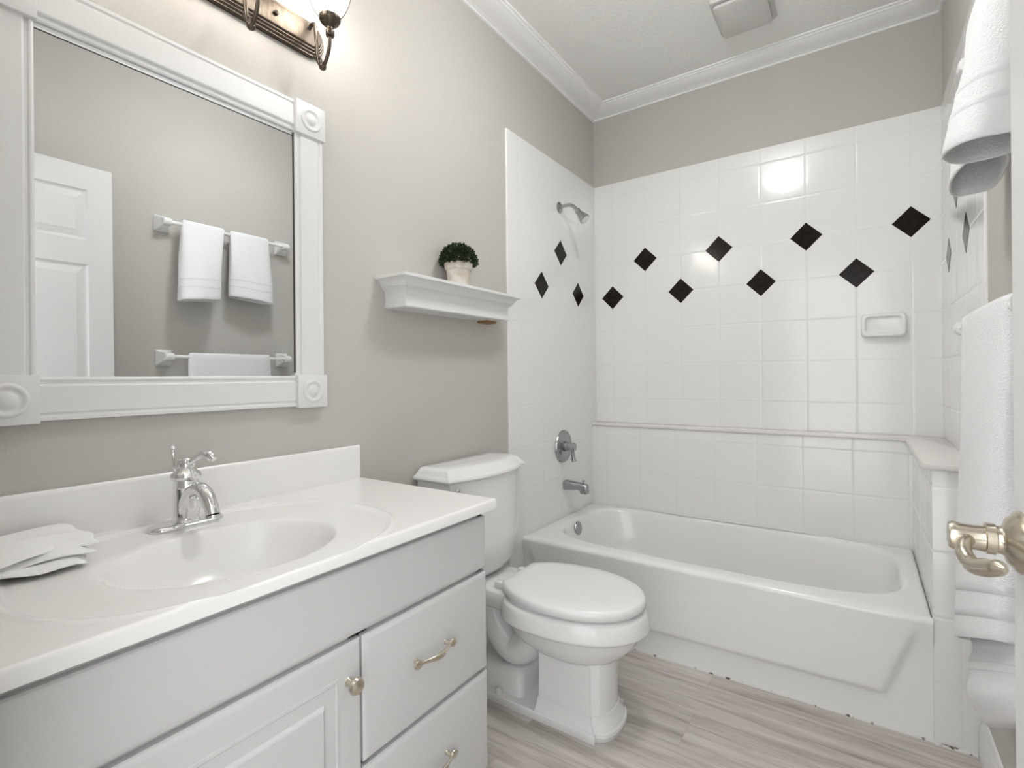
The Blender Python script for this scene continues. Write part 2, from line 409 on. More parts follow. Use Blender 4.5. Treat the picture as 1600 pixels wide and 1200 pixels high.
# apron skin: upper panel swells forward of the skirt
m = MB(); nx, nz_ = 150, 60; x0, x1 = TX0, TX1
def apron(x, z):
    zb = .098 + .019*(x/1.5)
    xr = 1.432 + (z-.12)*.36; xl = .125 - (z-.12)*.36
    up_ = sstep(zb-.009, zb+.009, z)*sstep(xr+.012, xr-.012, x)*sstep(xl-.012, xl+.012, x)
    fade = 1-sstep(.26, .385, z)
    skirt = .013*(1-up_)*(.12+.88*fade)
    return TY0 - .0005 - .0128 + skirt + .0125*sstep(.378, .3925, z)**2
g = []
zs = [.004+(.3905-.004)*(k/nz_) for k in range(nz_+1)]
for z in zs:
    for i in range(nx+1): g.append((x0+(x1-x0)*i/nx, apron(x0+(x1-x0)*i/nx, z), z))
f = [(j*(nx+1)+i, j*(nx+1)+i+1, (j+1)*(nx+1)+i+1, (j+1)*(nx+1)+i) for j in range(nz_) for i in range(nx)]
k0 = len(g)
for i in range(nx+1): g.append((x0+(x1-x0)*i/nx, TY0+.004, .004))
for i in range(nx+1): g.append((x0+(x1-x0)*i/nx, TY0+.006, .3925))
for i in range(nx):
    f.append((k0+i, k0+i+1, i+1, i)); f.append((nz_*(nx+1)+i, nz_*(nx+1)+i+1, k0+nx+1+i+1, k0+nx+1+i))
m.add(g, f); m.build('apron', M_tub, tub, smooth=60)
# overflow plate on the inner end under the spout
m = MB(); ax = Vector((1, 0, .14)).normalized()
m.lathe([(.034, -.004), (.036, .002), (.034, .006), (.02, .0085), (.0, .009)], (.1045, -.466, .348), ax, 32)
o = m.build('overflow_plate', M_satin, tub); o['label'] = 'chrome overflow plate'
m = MB().box(.1035, .1065, -.478, -.454, .304, .314); m.build('overflow_slot', M_dark, o, smooth=0)
m = MB(); m.lathe([(.03, 0), (.03, .003), (.018, .005), (.0, .004)], (.26, -.428, .0515), (0, 0, 1), 24)
m.build('drain', M_satin, tub)['label'] = 'chrome drain'

# ------------------------------------------------------------------ shower fittings on the left wall
YS = -.448
sh = thing('wall_shower', 'chrome shower head on a bent arm high on the tiled wall', 'shower head', (TK, -.461, 2.103))
m = MB(); m.lathe([(.03, 0), (.031, .003), (.027, .007), (.013, .011), (.012, .012)], (TK, -.461, 2.103), (1, 0, 0), 28)
m.build('flange', M_satin, sh)
arm = spline([(TK, -.461, 2.103), (.04, -.461, 2.108), (.075, -.46, 2.105), (.10, -.459, 2.088), (.118, -.458, 2.066)], 6)
m = MB().tube(arm, .0095, 14); m.build('arm', M_satin, sh)
d = Vector((.62, .0, -.78)).normalized(); p = Vector((.113, -.458, 2.072))
m = MB(); m.lathe([(.012, 0), (.016, .004), (.016, .016), (.013, .02), (.016, .028), (.025, .058), (.029, .072), (.029, .078), (.026, .081), (.02, .078)], p, d, 28)
m.build('spray_head', M_satin, sh)
m = MB(); m.lathe([(.0255, .0), (.0255, .002), (.0, .003)], p+d*.0785, d, 24); m.build('spray_face', M_ceram, sh)['label'] = 'pale spray face'

sv = thing('shower_valve', 'round chrome valve plate with a short lever on the tiled wall', 'shower valve', (TK, YS, .783))
m = MB(); m.lathe([(.088, 0), (.09, .004), (.087, .010), (.076, .013), (.074, .011), (.062, .010), (.055, .013), (.0, .014)], (TK, YS, .783), (1, 0, 0), 40)
m.build('escutcheon', M_satin, sv)
m = MB(); m.lathe([(.028, 0), (.027, .012), (.022, .018), (.020, .034), (.024, .038), (.024, .056), (.019, .063), (.0, .065)], (TK+.013, YS, .783), (1, 0, 0), 24)
kn = m.build('knob', M_satin, sv)
lv = spline([(TK+.058, YS, .778), (TK+.062, YS, .755), (TK+.064, YS, .728), (TK+.070, YS, .703)], 5)
m = MB().tube(lv, lerp_list([.009, .008, .010, .014], 5), 14); m.build('lever', M_satin, kn)

ts = thing('tub_spout', 'chrome tub spout with a diverter pin', 'spout', (TK, -.424, .566))
Y = -.424
def rr(x, hw, z0, z1, n=24):
    return [(x, Y+hw*s_*abs(c_)**.6 if False else Y+hw*math.copysign(abs(math.cos(2*PI*k/n))**.6, math.cos(2*PI*k/n)), (z0+z1)/2+(z1-z0)/2*math.copysign(abs(math.sin(2*PI*k/n))**.6, math.sin(2*PI*k/n))) for k in range(n) for s_, c_ in ((1, 1),)]
m = MB(); m.rings([rr(TK, .027, .540, .592), rr(TK+.004, .028, .538, .594), rr(TK+.03, .026, .541, .592), rr(TK+.09, .0235, .546, .587), rr(TK+.098, .0235, .536, .586), rr(TK+.102, .0235, .526, .585), rr(TK+.128, .0225, .526, .583), rr(TK+.136, .019, .529, .577)])
m.build('spout_body', M_satin, ts, smooth=45)
m = MB(); m.lathe([(.004, 0), (.004, .012), (.008, .013), (.008, .018), (.0, .019)], (TK+.112, Y, .583), (0, 0, 1), 16); m.build('diverter_pin', M_satin, ts)

# soap dish on back wall
sd = thing('soap_dish', 'white ceramic soap dish on the back tile wall', 'soap dish', (1.462, -TK, 1.39))
def dring(x0, x1, z0, z1, y, rad=.02, n=6):
    out = []
    for cx_, cz_, a0 in ((x1-rad, z1-rad, 0), (x0+rad, z1-rad, PI/2), (x0+rad, z0+rad, PI), (x1-rad, z0+rad, 1.5*PI)):
        for k in range(n+1): q = a0+PI/2*k/n; out.append((cx_+rad*math.cos(q), y, cz_+rad*math.sin(q)))
    return out
m = MB()
A = (1.377, 1.547, 1.338, 1.447)
m.rings([dring(*A, -TK+.001), dring(*A, -TK-.012), dring(A[0]+.002, A[1]-.002, A[2]+.002, A[3]-.002, -TK-.020), dring(A[0]+.006, A[1]-.006, A[2]+.006, A[3]-.006, -TK-.024),
         dring(A[0]+.014, A[1]-.014, A[2]+.016, A[3]-.012, -TK-.0235), dring(A[0]+.02, A[1]-.02, A[2]+.022, A[3]-.017, -TK-.014), dring(A[0]+.03, A[1]-.03, A[2]+.030, A[3]-.026, -TK-.011)])
# the front leans forward towards the bottom so that the lower lip holds the soap
m.v = [(x, -TK+(y+TK)*(1+.75*(A[3]-z)/(A[3]-A[2])) if y < -TK else y, z) for x, y, z in m.v]
m.build('dish_plate', M_ceram, sd, smooth=50)

# ------------------------------------------------------------------ toilet
TYc = -1.350
to = thing('toilet', 'white two-piece toilet with a squared pedestal and closed lid', 'toilet', (.4, TYc, 0))
def egg(xb, xf, hw, z, N=80, nb=3.0, nf=2.05, xc=None):
    xc = xc if xc is not None else xb+(xf-xb)*.42
    out = []
    for k in range(N):
        c, q = math.cos(2*PI*k/N), math.sin(2*PI*k/N)
        n = nf if c > 0 else nb; aa = (xf-xc) if c > 0 else (xc-xb)
        r = (abs(c)**n+abs(q)**n)**(-1/n); out.append((xc+aa*r*c, TYc+hw*r*q, z))
    return out
# bowl: rim band, underside and neck
m = MB()
m.rings([egg(.315, .785, .180, .403), egg(.308, .792, .187, .400), egg(.303, .797, .191, .390), egg(.295, .804, .197, .348), egg(.295, .804, .197, .343), egg(.300, .800, .193, .338),
         egg(.318, .785, .180, .333), egg(.325, .778, .173, .322), egg(.338, .764, .163, .295), egg(.362, .742, .147, .268), egg(.395, .715, .125, .246), egg(.41, .70, .11, .232)])
m.build('bowl', M_porc, to, smooth=50)
# deck that carries the tank
def rrect(x0, x1, y0, y1, z, rad, n=5):
    out = []
    for cx_, cy_, a0 in ((x1-rad, y1-rad, 0), (x0+rad, y1-rad, PI/2), (x0+rad, y0+rad, PI), (x1-rad, y0+rad, 1.5*PI)):
        for k in range(n+1): q = a0+PI/2*k/n; out.append((cx_+rad*math.cos(q), cy_+rad*math.sin(q), z))
    return out
m = MB(); h = .118
m.rings([rrect(.05, .42, TYc-h+.012, TYc+h-.012, .336, .04), rrect(.035, .43, TYc-h, TYc+h, .350, .045), rrect(.035, .43, TYc-h, TYc+h, .397, .045), rrect(.04, .425, TYc-h+.005, TYc+h-.005, .402, .045)])
m.build('tank_deck', M_porc, to, smooth=50)
# pedestal column: chamfered, flaring to a moulded foot with a bowed front
def octo(x0, x1, hw, z, ch, bow=.0):
    return [(x0, TYc-hw, z), (x1-ch, TYc-hw, z), (x1-ch*.25+bow*.25, TYc-hw*.62, z), (x1+bow*.7, TYc-hw*.32, z), (x1+bow, TYc, z), (x1+bow*.7, TYc+hw*.32, z), (x1-ch*.25+bow*.25, TYc+hw*.62, z), (x1-ch, TYc+hw, z), (x0, TYc+hw, z)]
def foot(x0, x1, hw, z, bow, notch=.012):
    pts = [(x0, TYc-hw, z), (x1, TYc-hw, z)]
    for k in range(0, 13):
        t = -1+2*k/12; pts.append((x1-notch+.004+bow*(1-t*t)**.5 if abs(t) < 1 else x1-notch+.004, TYc+t*(hw-notch), z))
    pts += [(x1, TYc+hw, z), (x0, TYc+hw, z)]
    return pts
m = MB()
m.rings([foot(.450, .643, .0875, .262, .046, .004), foot(.450, .644, .0885, .16, .046, .004), foot(.449, .645, .0905, .072, .046, .004), foot(.447, .649, .0945, .0705, .047, .006),
         foot(.446, .650, .0955, .064, .048, .007), foot(.445, .653, .0985, .052, .050, .008), foot(.444, .658, .1035, .041, .052, .009), foot(.443, .664, .109, .033, .053, .010), foot(.443, .666, .111, .029, .054, .011)], True, True, True)
m.build('pedestal', M_porc, to, smooth=28)
m = MB()
m.rings([foot(.10, .668, .1125, .030, .056, .014), foot(.10, .672, .116, .026, .058, .014), foot(.10, .673, .117, .016, .058, .014), foot(.10, .671, .115, .010, .057, .014), foot(.10, .669, .113, .0, .056, .014)])
m.build('foot', M_porc, to, smooth=28)
# trapway: curved body behind the column and raised saddle
m = MB()
tp = spline([(.40, TYc, .27), (.36, TYc, .20), (.30, TYc, .17), (.24, TYc, .22), (.20, TYc, .30), (.15, TYc, .36)], 6)
m.tube(tp, lerp_list([(.085, .07), (.083, .075), (.08, .068), (.075, .06), (.075, .06), (.08, .06)][:1]*1 + [.0], 1) if False else [(.082, .066)]*len(tp), 24)
m.build('trapway', M_porc, to, smooth=60)
m = MB(); m.rings([rrect(.12, .375, TYc-.088, TYc+.088, .029, .025), rrect(.125, .370, TYc-.084, TYc+.084, .085, .025), rrect(.13, .365, TYc-.078, TYc+.078, .100, .025), rrect(.16, .345, TYc-.06, TYc+.06, .112, .02)])
m.build('saddle', M_porc, to, smooth=40)
for s_ in (-1, 1):
    m = MB(); m.lathe([(.013, 0), (.0135, .004), (.012, .012), (.009, .017), (.0, .019)], (.285, TYc+s_*.101, .030), (0, 0, 1), 20)
    m.build('bolt_cap', M_seat, to)['label'] = 'cream bolt cap'
# seat ring and lid
def seat_ring(d, z): return egg(.318+d*.6, .792-d, .187-d, z, nb=3.6, nf=2.05, xc=.52)
m = MB(); m.rings([seat_ring(.016, .4032), seat_ring(.012, .405), seat_ring(.012, .4125)])
m.build('seat', M_seat, to, smooth=50)
def lid(d, z): return [(max(x, .303+d*.8), y, zz) for x, y, zz in egg(.275+d*.5, .793-d, .190-d, z, nb=2.25, nf=2.05, xc=.535)]
m = MB(); m.rings([lid(.010, .413), lid(.003, .4135), lid(.0, .416), lid(0, .430), lid(.002, .438), lid(.006, .4425), lid(.013, .4455), lid(.05, .4475), lid(.10, .4485), lid(.16, .449)])
m.build('lid', M_seat, to, smooth=60)
for s_ in (-1, 1):
    m = MB().box(.262, .315, TYc+s_*.075-.016, TYc+s_*.075+.016, .402, .427, .006)
    m.build('hinge', M_seat, to)
# tank: bowed front, tapering to the deck
def tank(xb, xf, hw, bow, z, cut=.0, N=14):
    pts = [(xb, TYc-hw, z), (xf, TYc-hw, z)]
    for k in range(N+1):
        t = -1+2*k/N; pts.append((xf+.004+bow*(1-abs(t)**2.2), TYc+t*(hw-.022), z))
    pts += [(xf, TYc+hw, z), (xb, TYc+hw, z)]
    return pts
m = MB()
m.rings([tank(.030, .130, .165, .035, .404), tank(.022, .150, .198, .045, .420), tank(.018, .165, .214, .048, .45), tank(.014, .168, .218, .048, .55), tank(.012, .172, .226, .048, .795)])
m.build('tank', M_porc, to, smooth=35)
m = MB()
m.rings([tank(.012, .176, .236, .047, .795), tank(.008, .180, .242, .048, .798), tank(.006, .183, .245, .048, .804), tank(.008, .181, .242, .048, .811), tank(.012, .173, .236, .046, .815),
         tank(.014, .168, .231, .045, .822), tank(.018, .160, .224, .043, .833), tank(.022, .150, .216, .040, .841), tank(.03, .136, .20, .036, .8445), tank(.06, .10, .16, .02, .845)])
m.build('tank_lid', M_porc, to, smooth=35)
m = MB(); m.lathe([(.016, 0), (.016, .006), (.010, .010), (.010, .018), (.0, .02)], (.186, TYc-.205, .762), (1, 0, 0), 20)
m.tube([(.204, TYc-.205, .760), (.210, TYc-.185, .752), (.213, TYc-.155, .742), (.212, TYc-.135, .738)], [.007, .006, .0065, .008], 12)
m.build('flush_lever', M_chrome, to)['label'] = 'chrome flush lever'

# ------------------------------------------------------------------ vanity cabinet
VL, VR, VX = FRONT+.004, -1.858, .533        # left end, right end, face-frame plane
va = thing('vanity_cabinet', 'white bathroom vanity cabinet with a door and two drawers', 'vanity', (.27, -2.35, 0))
m = MB().box(.004, VX, VL, VL+.016, .0, .823).box(.004, VX, VR-.016, VR, .0, .823).box(.004, VX-.02, VL+.016, VR-.016, .10, .116).box(.004, .012, VL+.016, VR-.016, .10, .823)
m.box(VX-.018, VX, VL, VR, .795, .823)
m.box(VX-.018, VX, VL, VR, .655, .685).box(VX-.018, VX, -2.290, -2.245, .10, .67).box(VX-.018, VX, VL, -2.80, .1, .8).box(VX-.018, VX, VR-.025, VR, .1, .8).box(VX-.018, VX, VL, VR, .10, .14).box(VX-.018, VX, -2.27, VR, .385, .41)
m.build('carcass', M_cab, va, smooth=0)
MB().box(VX-.08, VX-.068, VL+.016, VR-.016, 0, .10).build('toe_kick', M_cab, va, smooth=0)
def front_panel(y0, y1, z0, z1, x=.5515):
    ch = .011
    m = MB(); q = [(y0, z0), (y1, z0), (y1, z1), (y0, z1)]
    def rg(d, xx): return [(xx, y0+d, z0+d), (xx, y1-d, z0+d), (xx, y1-d, z1-d), (xx, y0+d, z1-d)]
    m.rings([rg(0, VX+.0004), rg(0, x-.007), rg(.003, x-.004), rg(ch, x-.0003), rg(ch+.0015, x)])
    return m
GAPY = -2.2685
m = front_panel(VL+.002, VR, .6695, .806, .5505); m.build('false_front', M_cab, va, smooth=20)
pull_prof = None
def pull(yc, zc, parent):
    x = .5515; m = MB()
    for s_ in (-1, 1):
        m.lathe([(.006, 0), (.0045, .004), (.0042, .019)], (x, yc+s_*.050, zc), (1, 0, 0), 14)
    pts = spline([(x+.0195, yc-.052, zc), (x+.0205, yc-.044, zc), (x+.0245, yc-.030, zc-.001), (x+.0285, yc-.014, zc-.002), (x+.030, yc, zc-.0025), (x+.0285, yc+.014, zc-.002), (x+.0245, yc+.030, zc-.001), (x+.0205, yc+.044, zc), (x+.0195, yc+.052, zc)], 8)
    rad = lerp_list([.0048, .0038, .0046, .0066, .0076, .0066, .0046, .0038, .0048], 8)
    m.tube(pts, [(r_*.72, r_) for r_ in rad], 16)
    for s_ in (-1, 1):                       # oval end plates
        pr_ = [(.55, .0150), (.92, .0158), (1.0, .0180), (.93, .0200), (.72, .0212), (.64, .0206), (.40, .0216), (.02, .0220)]
        m.rings([[(x+h, yc+s_*.058+.0125*k*math.cos(2*PI*q/24), zc+.0098*k*math.sin(2*PI*q/24)) for q in range(24)] for k, h in pr_])
    m.build('handle', M_pull, parent)['label'] = 'champagne nickel pull'
for z0, z1 in ((.4055, .6605), (.137, .396)):
    d_ = front_panel(GAPY+.003, VR, z0, z1).build('drawer', M_cab, va, smooth=20)
    pull((GAPY+VR)/2-.012, (z0+z1)/2+.012, d_)
DL = -2.79
dr = front_panel(DL, GAPY-.0025, .137, .6605).build('door', M_cab, va, smooth=20)
# raised centre panel of the door: routed groove then bevelled field
def rg(y0, y1, z0, z1, x): return [(x, y0, z0), (x, y1, z0), (x, y1, z1), (x, y0, z1)]
y0, y1, z0, z1 = DL+.055, GAPY-.0025-.055, .192, .6055
m = MB(); m.rings([rg(y0, y1, z0, z1, .5516), rg(y0+.001, y1-.001, z0+.001, z1-.001, .5526), rg(y0+.006, y1-.006, z0+.006, z1-.006, .5536), rg(y0+.009, y1-.009, z0+.009, z1-.009, .5522), rg(y0+.033, y1-.033, z0+.033, z1-.033, .5525),
   rg(y0+.037, y1-.037, z0+.037, z1-.037, .5575), rg(y0+.040, y1-.040, z0+.040, z1-.040, .559)], True, False, True)
m.build('raised_panel', M_cab, dr, smooth=20)
m = MB(); m.lathe([(.009, 0), (.0065, .004), (.006, .013), (.011, .016), (.0155, .020), (.0165, .025), (.014, .030), (.007, .033), (.0, .0335)], (.5515, -2.304, .588), (1, 0, 0), 24)
m.build('knob', M_pull, dr)['label'] = 'champagne nickel knob'

# ------------------------------------------------------------------ countertop with integral bowl
CT, CX, CR_Y = .850, .566, -1.832
co = thing('vanity_countertop', 'white cultured marble countertop with an oval integral sink bowl', 'countertop', (.28, -2.34, .82))
def uni(a, b, n): return [a+(b-a)*i/n for i in range(n+1)]
xs = uni(.0215, CX-.012, 150) + [CX-.009, CX-.006, CX-.0035, CX-.0015, CX]
ys = [CR_Y, CR_Y-.0015, CR_Y-.0035, CR_Y-.006, CR_Y-.009] + uni(CR_Y-.012, FRONT+.002, 270)
BCX, BCY, BA, BB_ = .340, -2.415, .166, .206
def ctop(x, y):
    z = CT
    e = (abs((x-.315)/.262)**2.5 + abs((y+2.415)/.333)**2.5)**.4
    z -= .0045*sstep(1.0, .955, e)
    z += .0022*math.exp(-((e-1.012)/.016)**2)
    r = math.hypot((x-BCX)/BA, (y-BCY)/BB_)
    z -= .003*sstep(1.12, 1.0, r)
    t = max(0, 1.02-r)
    z -= .120*(1-math.exp(-(t/.20)**1.35))*(1-.12*r)
    R_ = .006
    for d in (CX-x, CR_Y-y):
        if d < R_: z -= R_-math.sqrt(max(0, R_*R_-(R_-d)**2))
    return z
nx, ny = len(xs), len(ys)
v = [(x, y, ctop(x, y)) for y in ys for x in xs]
f = [(j*nx+i, j*nx+i+1, (j+1)*nx+i+1, (j+1)*nx+i) for j in range(ny-1) for i in range(nx-1)]
zb = .824
k = len(v); per = [(j, nx-1) for j in range(ny-1, -1, -1)] + [(0, i) for i in range(nx-2, -1, -1)]
for j, i in per: v.append((xs[i], ys[j], zb))
for q in range(len(per)-1):
    a, b = per[q], per[q+1]; f.append((a[0]*nx+a[1], k+q, k+q+1, b[0]*nx+b[1]))
m = MB(); m.add(v, f)
m.add([(VX-.02, VL, zb), (CX, VL, zb), (CX, CR_Y, zb), (VX-.02, CR_Y, zb)], [(0, 1, 2, 3)])
m.add([(.03, VR-.01, zb), (VX-.02, VR-.01, zb), (VX-.02, CR_Y, zb), (.03, CR_Y, zb)], [(0, 1, 2, 3)])
m.build('slab', M_counter, co, smooth=40)
m = MB(); m.rings([[(x, y, z) for x, z in ((.0015, .826), (.0216, .826), (.0216, .948), (.0205, .954), (.017, .958), (.006, .958), (.0015, .956))] for y in (FRONT+.002, CR_Y-.012)])
m.build('backsplash', M_counter, co, smooth=40)
m = MB(); m.lathe([(.0, .0), (.022, .0), (.024, .003), (.018, .005), (.012, .002), (.0, .002)], (BCX-.02, BCY, CT-.1215), (0, 0, 1), 24)
m.build('drain', M_chrome, co)['label'] = 'chrome sink drain'

# ------------------------------------------------------------------ faucet
FX, FY, FZ = .098, -2.397, CT-.0040
fa = thing('sink_faucet', 'chrome single-handle faucet with an arched spout at the sink', 'faucet', (FX, FY, FZ))
def oblong(hy, hx, z, n=12):
    out = []
    for s_ in (1, -1):
        for k in range(n+1):
            q = -PI/2+PI*k/n if s_ == 1 else PI/2+PI*k/n
            out.append((FX+hx*math.sin(q)*1.0, FY+(hy-hx)*s_+hx*math.cos(q), z))
    return out
m = MB(); m.rings([oblong(.078, .029, FZ), oblong(.079, .030, FZ+.003), oblong(.077, .028, FZ+.007), oblong(.070, .022, FZ+.010), oblong(.06, .014, FZ+.0115)])
m.build('base_plate', M_chrome, fa, smooth=50)
m = MB(); m.lathe([(.029, .009), (.029, .016), (.027, .019), (.0262, .022), (.0262, .085), (.0270, .088), (.0262, .091), (.0255, .104), (.030, .107), (.0315, .112), (.0295, .118), (.020, .126), (.0165, .131), (.0165, .134), (.0, .134)], (FX, FY, FZ), (0, 0, 1), 36)
m.build('body', M_chrome, fa)
sp = spline([(FX+.004, FY, FZ+.020), (FX+.014, FY+.001, FZ+.052), (FX+.034, FY+.002, FZ+.077), (FX+.060, FY+.003, FZ+.087), (FX+.086, FY+.004, FZ+.078), (FX+.104, FY+.005, FZ+.056), (FX+.112, FY+.005, FZ+.038)], 6)
m = MB().tube(sp, lerp_list([.023, .0235, .020, .0165, .0155, .0150, .0145], 6), 20)
m.lathe([(.0145, 0), (.017, .001), (.017, .006), (.0135, .007), (.010, .004)], Vector((FX+.112, FY+.005, FZ+.038)), (.22, .0, -.97), 20)
m.build('spout', M_chrome, fa, smooth=60)
m = MB(); m.lathe([(.0165, .132), (.0185, .135), (.0185, .141), (.017, .143), (.014, .150), (.008, .154), (.0, .155)], (FX, FY, FZ), (0, 0, 1), 28)
m.build('handle_hub', M_chrome, fa)
lv = spline([(FX+.006, FY+.003, FZ+.140), (FX+.026, FY+.010, FZ+.153), (FX+.045, FY+.017, FZ+.162), (FX+.062, FY+.023, FZ+.160), (FX+.074, FY+.027, FZ+.152)], 6)
m = MB().tube(lv, lerp_list([(.007), (.006), (.008), (.011), (.006)], 6), 14)
m2 = MB(); 
m2.v = [(x, y, z) for x, y, z in m.v]; m2.f = m.f
m2.build('handle_lever', M_chrome, fa, smooth=60)
m = MB().tube([(FX-.037, FY-.008, FZ+.006), (FX-.037, FY-.0085, FZ+.09), (FX-.037, FY-.012, FZ+.165)], .0026, 10)
m.lathe([(.0026, 0), (.004, .003), (.003, .007), (.0055, .012), (.0062, .016), (.003, .018), (.0, .0175)], (FX-.037, FY-.012, FZ+.163), (0, -.05, 1), 14)
m.build('lift_rod', M_chrome, fa)

# ------------------------------------------------------------------ folded washcloth on the counter
wc = thing('folded_washcloth', 'white cloth folded on the counter left of the sink', 'washcloth', (.14, -2.70, CT))
def cloth_layer(x0, x1, y0, y1, z0, th, droop, seed, skew=0):
    rnd = random.Random(seed); ph = [rnd.uniform(0, 6) for _ in range(6)]
    nx, ny = 34, 30; top = []; bot = []
    for j in range(ny+1):
        for i in range(nx+1):
            u, w_ = i/nx, j/ny
            x = x0+(x1-x0)*u + skew*(w_-.5); y = y0+(y1-y0)*w_
            x += .006*math.sin(9*w_+ph[3])*u; y += .006*math.sin(8*u+ph[4])*w_
            e = min(u, 1-u, w_, 1-w_)
            round_ = (1-math.exp(-e*14))
            wob = .0028*math.sin(7*u+ph[0])*math.sin(5*w_+ph[1]) + .0016*math.sin(15*u+4*w_+ph[2]) + .0035*math.sin(13*w_+ph[5])*u*u
            dr = -droop*(u**3)*.6 - droop*(w_**4)*.5
            zt = z0+th*(.35+.65*round_)+wob+dr; zb_ = z0+th*(.35-.35*round_)+wob*.6+dr
            top.append((x, y, max(zt, CT+.0015))); bot.append((x, y, max(zb_, CT+.0008)))
    n = (nx+1)*(ny+1); f = []
    for j in range(ny):
        for i in range(nx):
            a = j*(nx+1)+i; q = (a, a+1, a+nx+2, a+nx+1); f.append(q); f.append(tuple(n+k for k in reversed(q)))
    edge = [i for i in range(nx+1)] + [j*(nx+1)+nx for j in range(1, ny+1)] + [ny*(nx+1)+i for i in range(nx-1, -1, -1)] + [j*(nx+1) for j in range(ny-1, 0, -1)]
    for q in range(len(edge)):
        a, b = edge[q], edge[(q+1) % len(edge)]; f.append((a, n+a, n+b, b))
    return top+bot, f
m = MB(); m.add(*cloth_layer(.070, .232, -2.81, -2.610, CT+.0010, .018, .002, 1, .012)); m.build('lower_fold', M_cloth, wc, smooth=70)
m = MB(); m.add(*cloth_layer(.066, .224, -2.81, -2.600, CT+.018, .018, .004, 2, -.01)); m.build('middle_fold', M_cloth, wc, smooth=70)
m = MB(); m.add(*cloth_layer(.060, .216, -2.81, -2.585, CT+.034, .016, .016, 3, -.03)); m.build('upper_fold', M_cloth, wc, smooth=70)

# ------------------------------------------------------------------ mirror
mi = thing('framed_mirror', 'white framed wall mirror with round rosette corner blocks', 'mirror', (0, -2.346, 1.545))
ML, MR, MB0, MT = -2.6325, -2.0615, 1.1865, 1.9045      # glass opening
m = MB().box(.0015, .008, ML-.02, MR+.02, MB0-.02, MT+.02)
m.build('mirror_glass', M_mirror, mi, smooth=0)
m = MB().box(.0080, .0088, MR-.0045, MR-.0005, MB0+.01, MT-.004).box(.0080, .0088, ML+.002, MR-.004, MT-.0145, MT-.0125)
m.build('mirror_edge', M_edge, mi, smooth=0)['label'] = 'dark desilvered edge of the mirror'
BW = .0885
def board(u0, u1, v0, s_, ax):
    """casing profile across v from inner edge v0 outward (s_ = direction)"""
    prof = [(0, .002), (0, .013), (.004, .015), (.007, .015), (.010, .0125), (.014, .0125), (.016, .0175), (.019, .019), (.072, .019), (.075, .0165), (.078, .0165), (.081, .019), (BW, .019), (BW, .002)]
    if ax == 'z': rings = [[(x, v0+s_*d, t) for d, x in prof] for t in (u0, u1)]
    else: rings = [[(x, t, v0+s_*d) for d, x in prof] for t in (u0, u1)]
    return MB().rings(rings)
board(MB0, MT, MR, 1, 'z').build('frame_board', M_trim, mi, smooth=25)
board(MB0, MT, ML, -1, 'z').build('frame_board', M_trim, mi, smooth=25)
board(ML, MR, MT, 1, 'y').build('frame_board', M_trim, mi, smooth=25)
board(ML, MR, MB0, -1, 'y').build('frame_board', M_trim, mi, smooth=25)
for y_, s1 in ((MR, 1), (ML, -1)):
    for z_, s2 in ((MT, 1), (MB0, -1)):
        c0 = (y_+s1*(BW/2+.001), z_+s2*(BW/2+.001)); hb = BW/2+.0045
        m = MB().box(.002, .028, c0[0]-hb, c0[0]+hb, c0[1]-hb, c0[1]+hb, .0025)
        bl = m.build('corner_block', M_trim, mi, smooth=30)
        m = MB(); m.lathe([(.034, 0), (.034, .0012), (.031, .0038), (.028, .0042), (.025, .003), (.022, .0008), (.018, .0004), (.0155, .0022), (.012, .0052), (.006, .0066), (.0, .007)], (.0278, c0[0], c0[1]), (1, 0, 0), 40, True)
        m.build('rosette', M_trim, bl, smooth=60)
mi.rotation_euler = (math.radians(-.22), 0, 0)

# ------------------------------------------------------------------ vanity light
LZ, LY0, LY1 = 2.203, -2.715, -1.955
vl = thing('vanity_light', 'bronze bar light with caged glass shades above the mirror', 'wall light', (0, -2.335, LZ))
def stad(r, x, n=14):
    yc0, yc1 = LY0+.053, LY1-.053; out = []
    for k in range(n+1): q = -PI/2+PI*k/n; out.append((x, yc1+r*math.cos(q), LZ+r*math.sin(q)))
    for k in range(n+1): q = PI/2+PI*k/n; out.append((x, yc0+r*math.cos(q), LZ+r*math.sin(q)))
    return out
m = MB(); m.rings([stad(r, x) for r, x in ((.053, .001), (.053, .010), (.050, .014), (.047, .014), (.0455, .017), (.043, .020), (.0405, .020), (.039, .023), (.0365, .026), (.034, .026), (.0325, .0285), (.030, .031), (.027, .0315))])
m.build('back_plate', M_bronze, vl, smooth=35)
for y_ in (-2.125, -2.545):
    m = MB(); m.lathe([(.004, 0), (.0065, .002), (.006, .006), (.0, .009)], (.0312, y_, LZ), (1, 0, 0), 16); m.build('finial', M_bronze, vl)
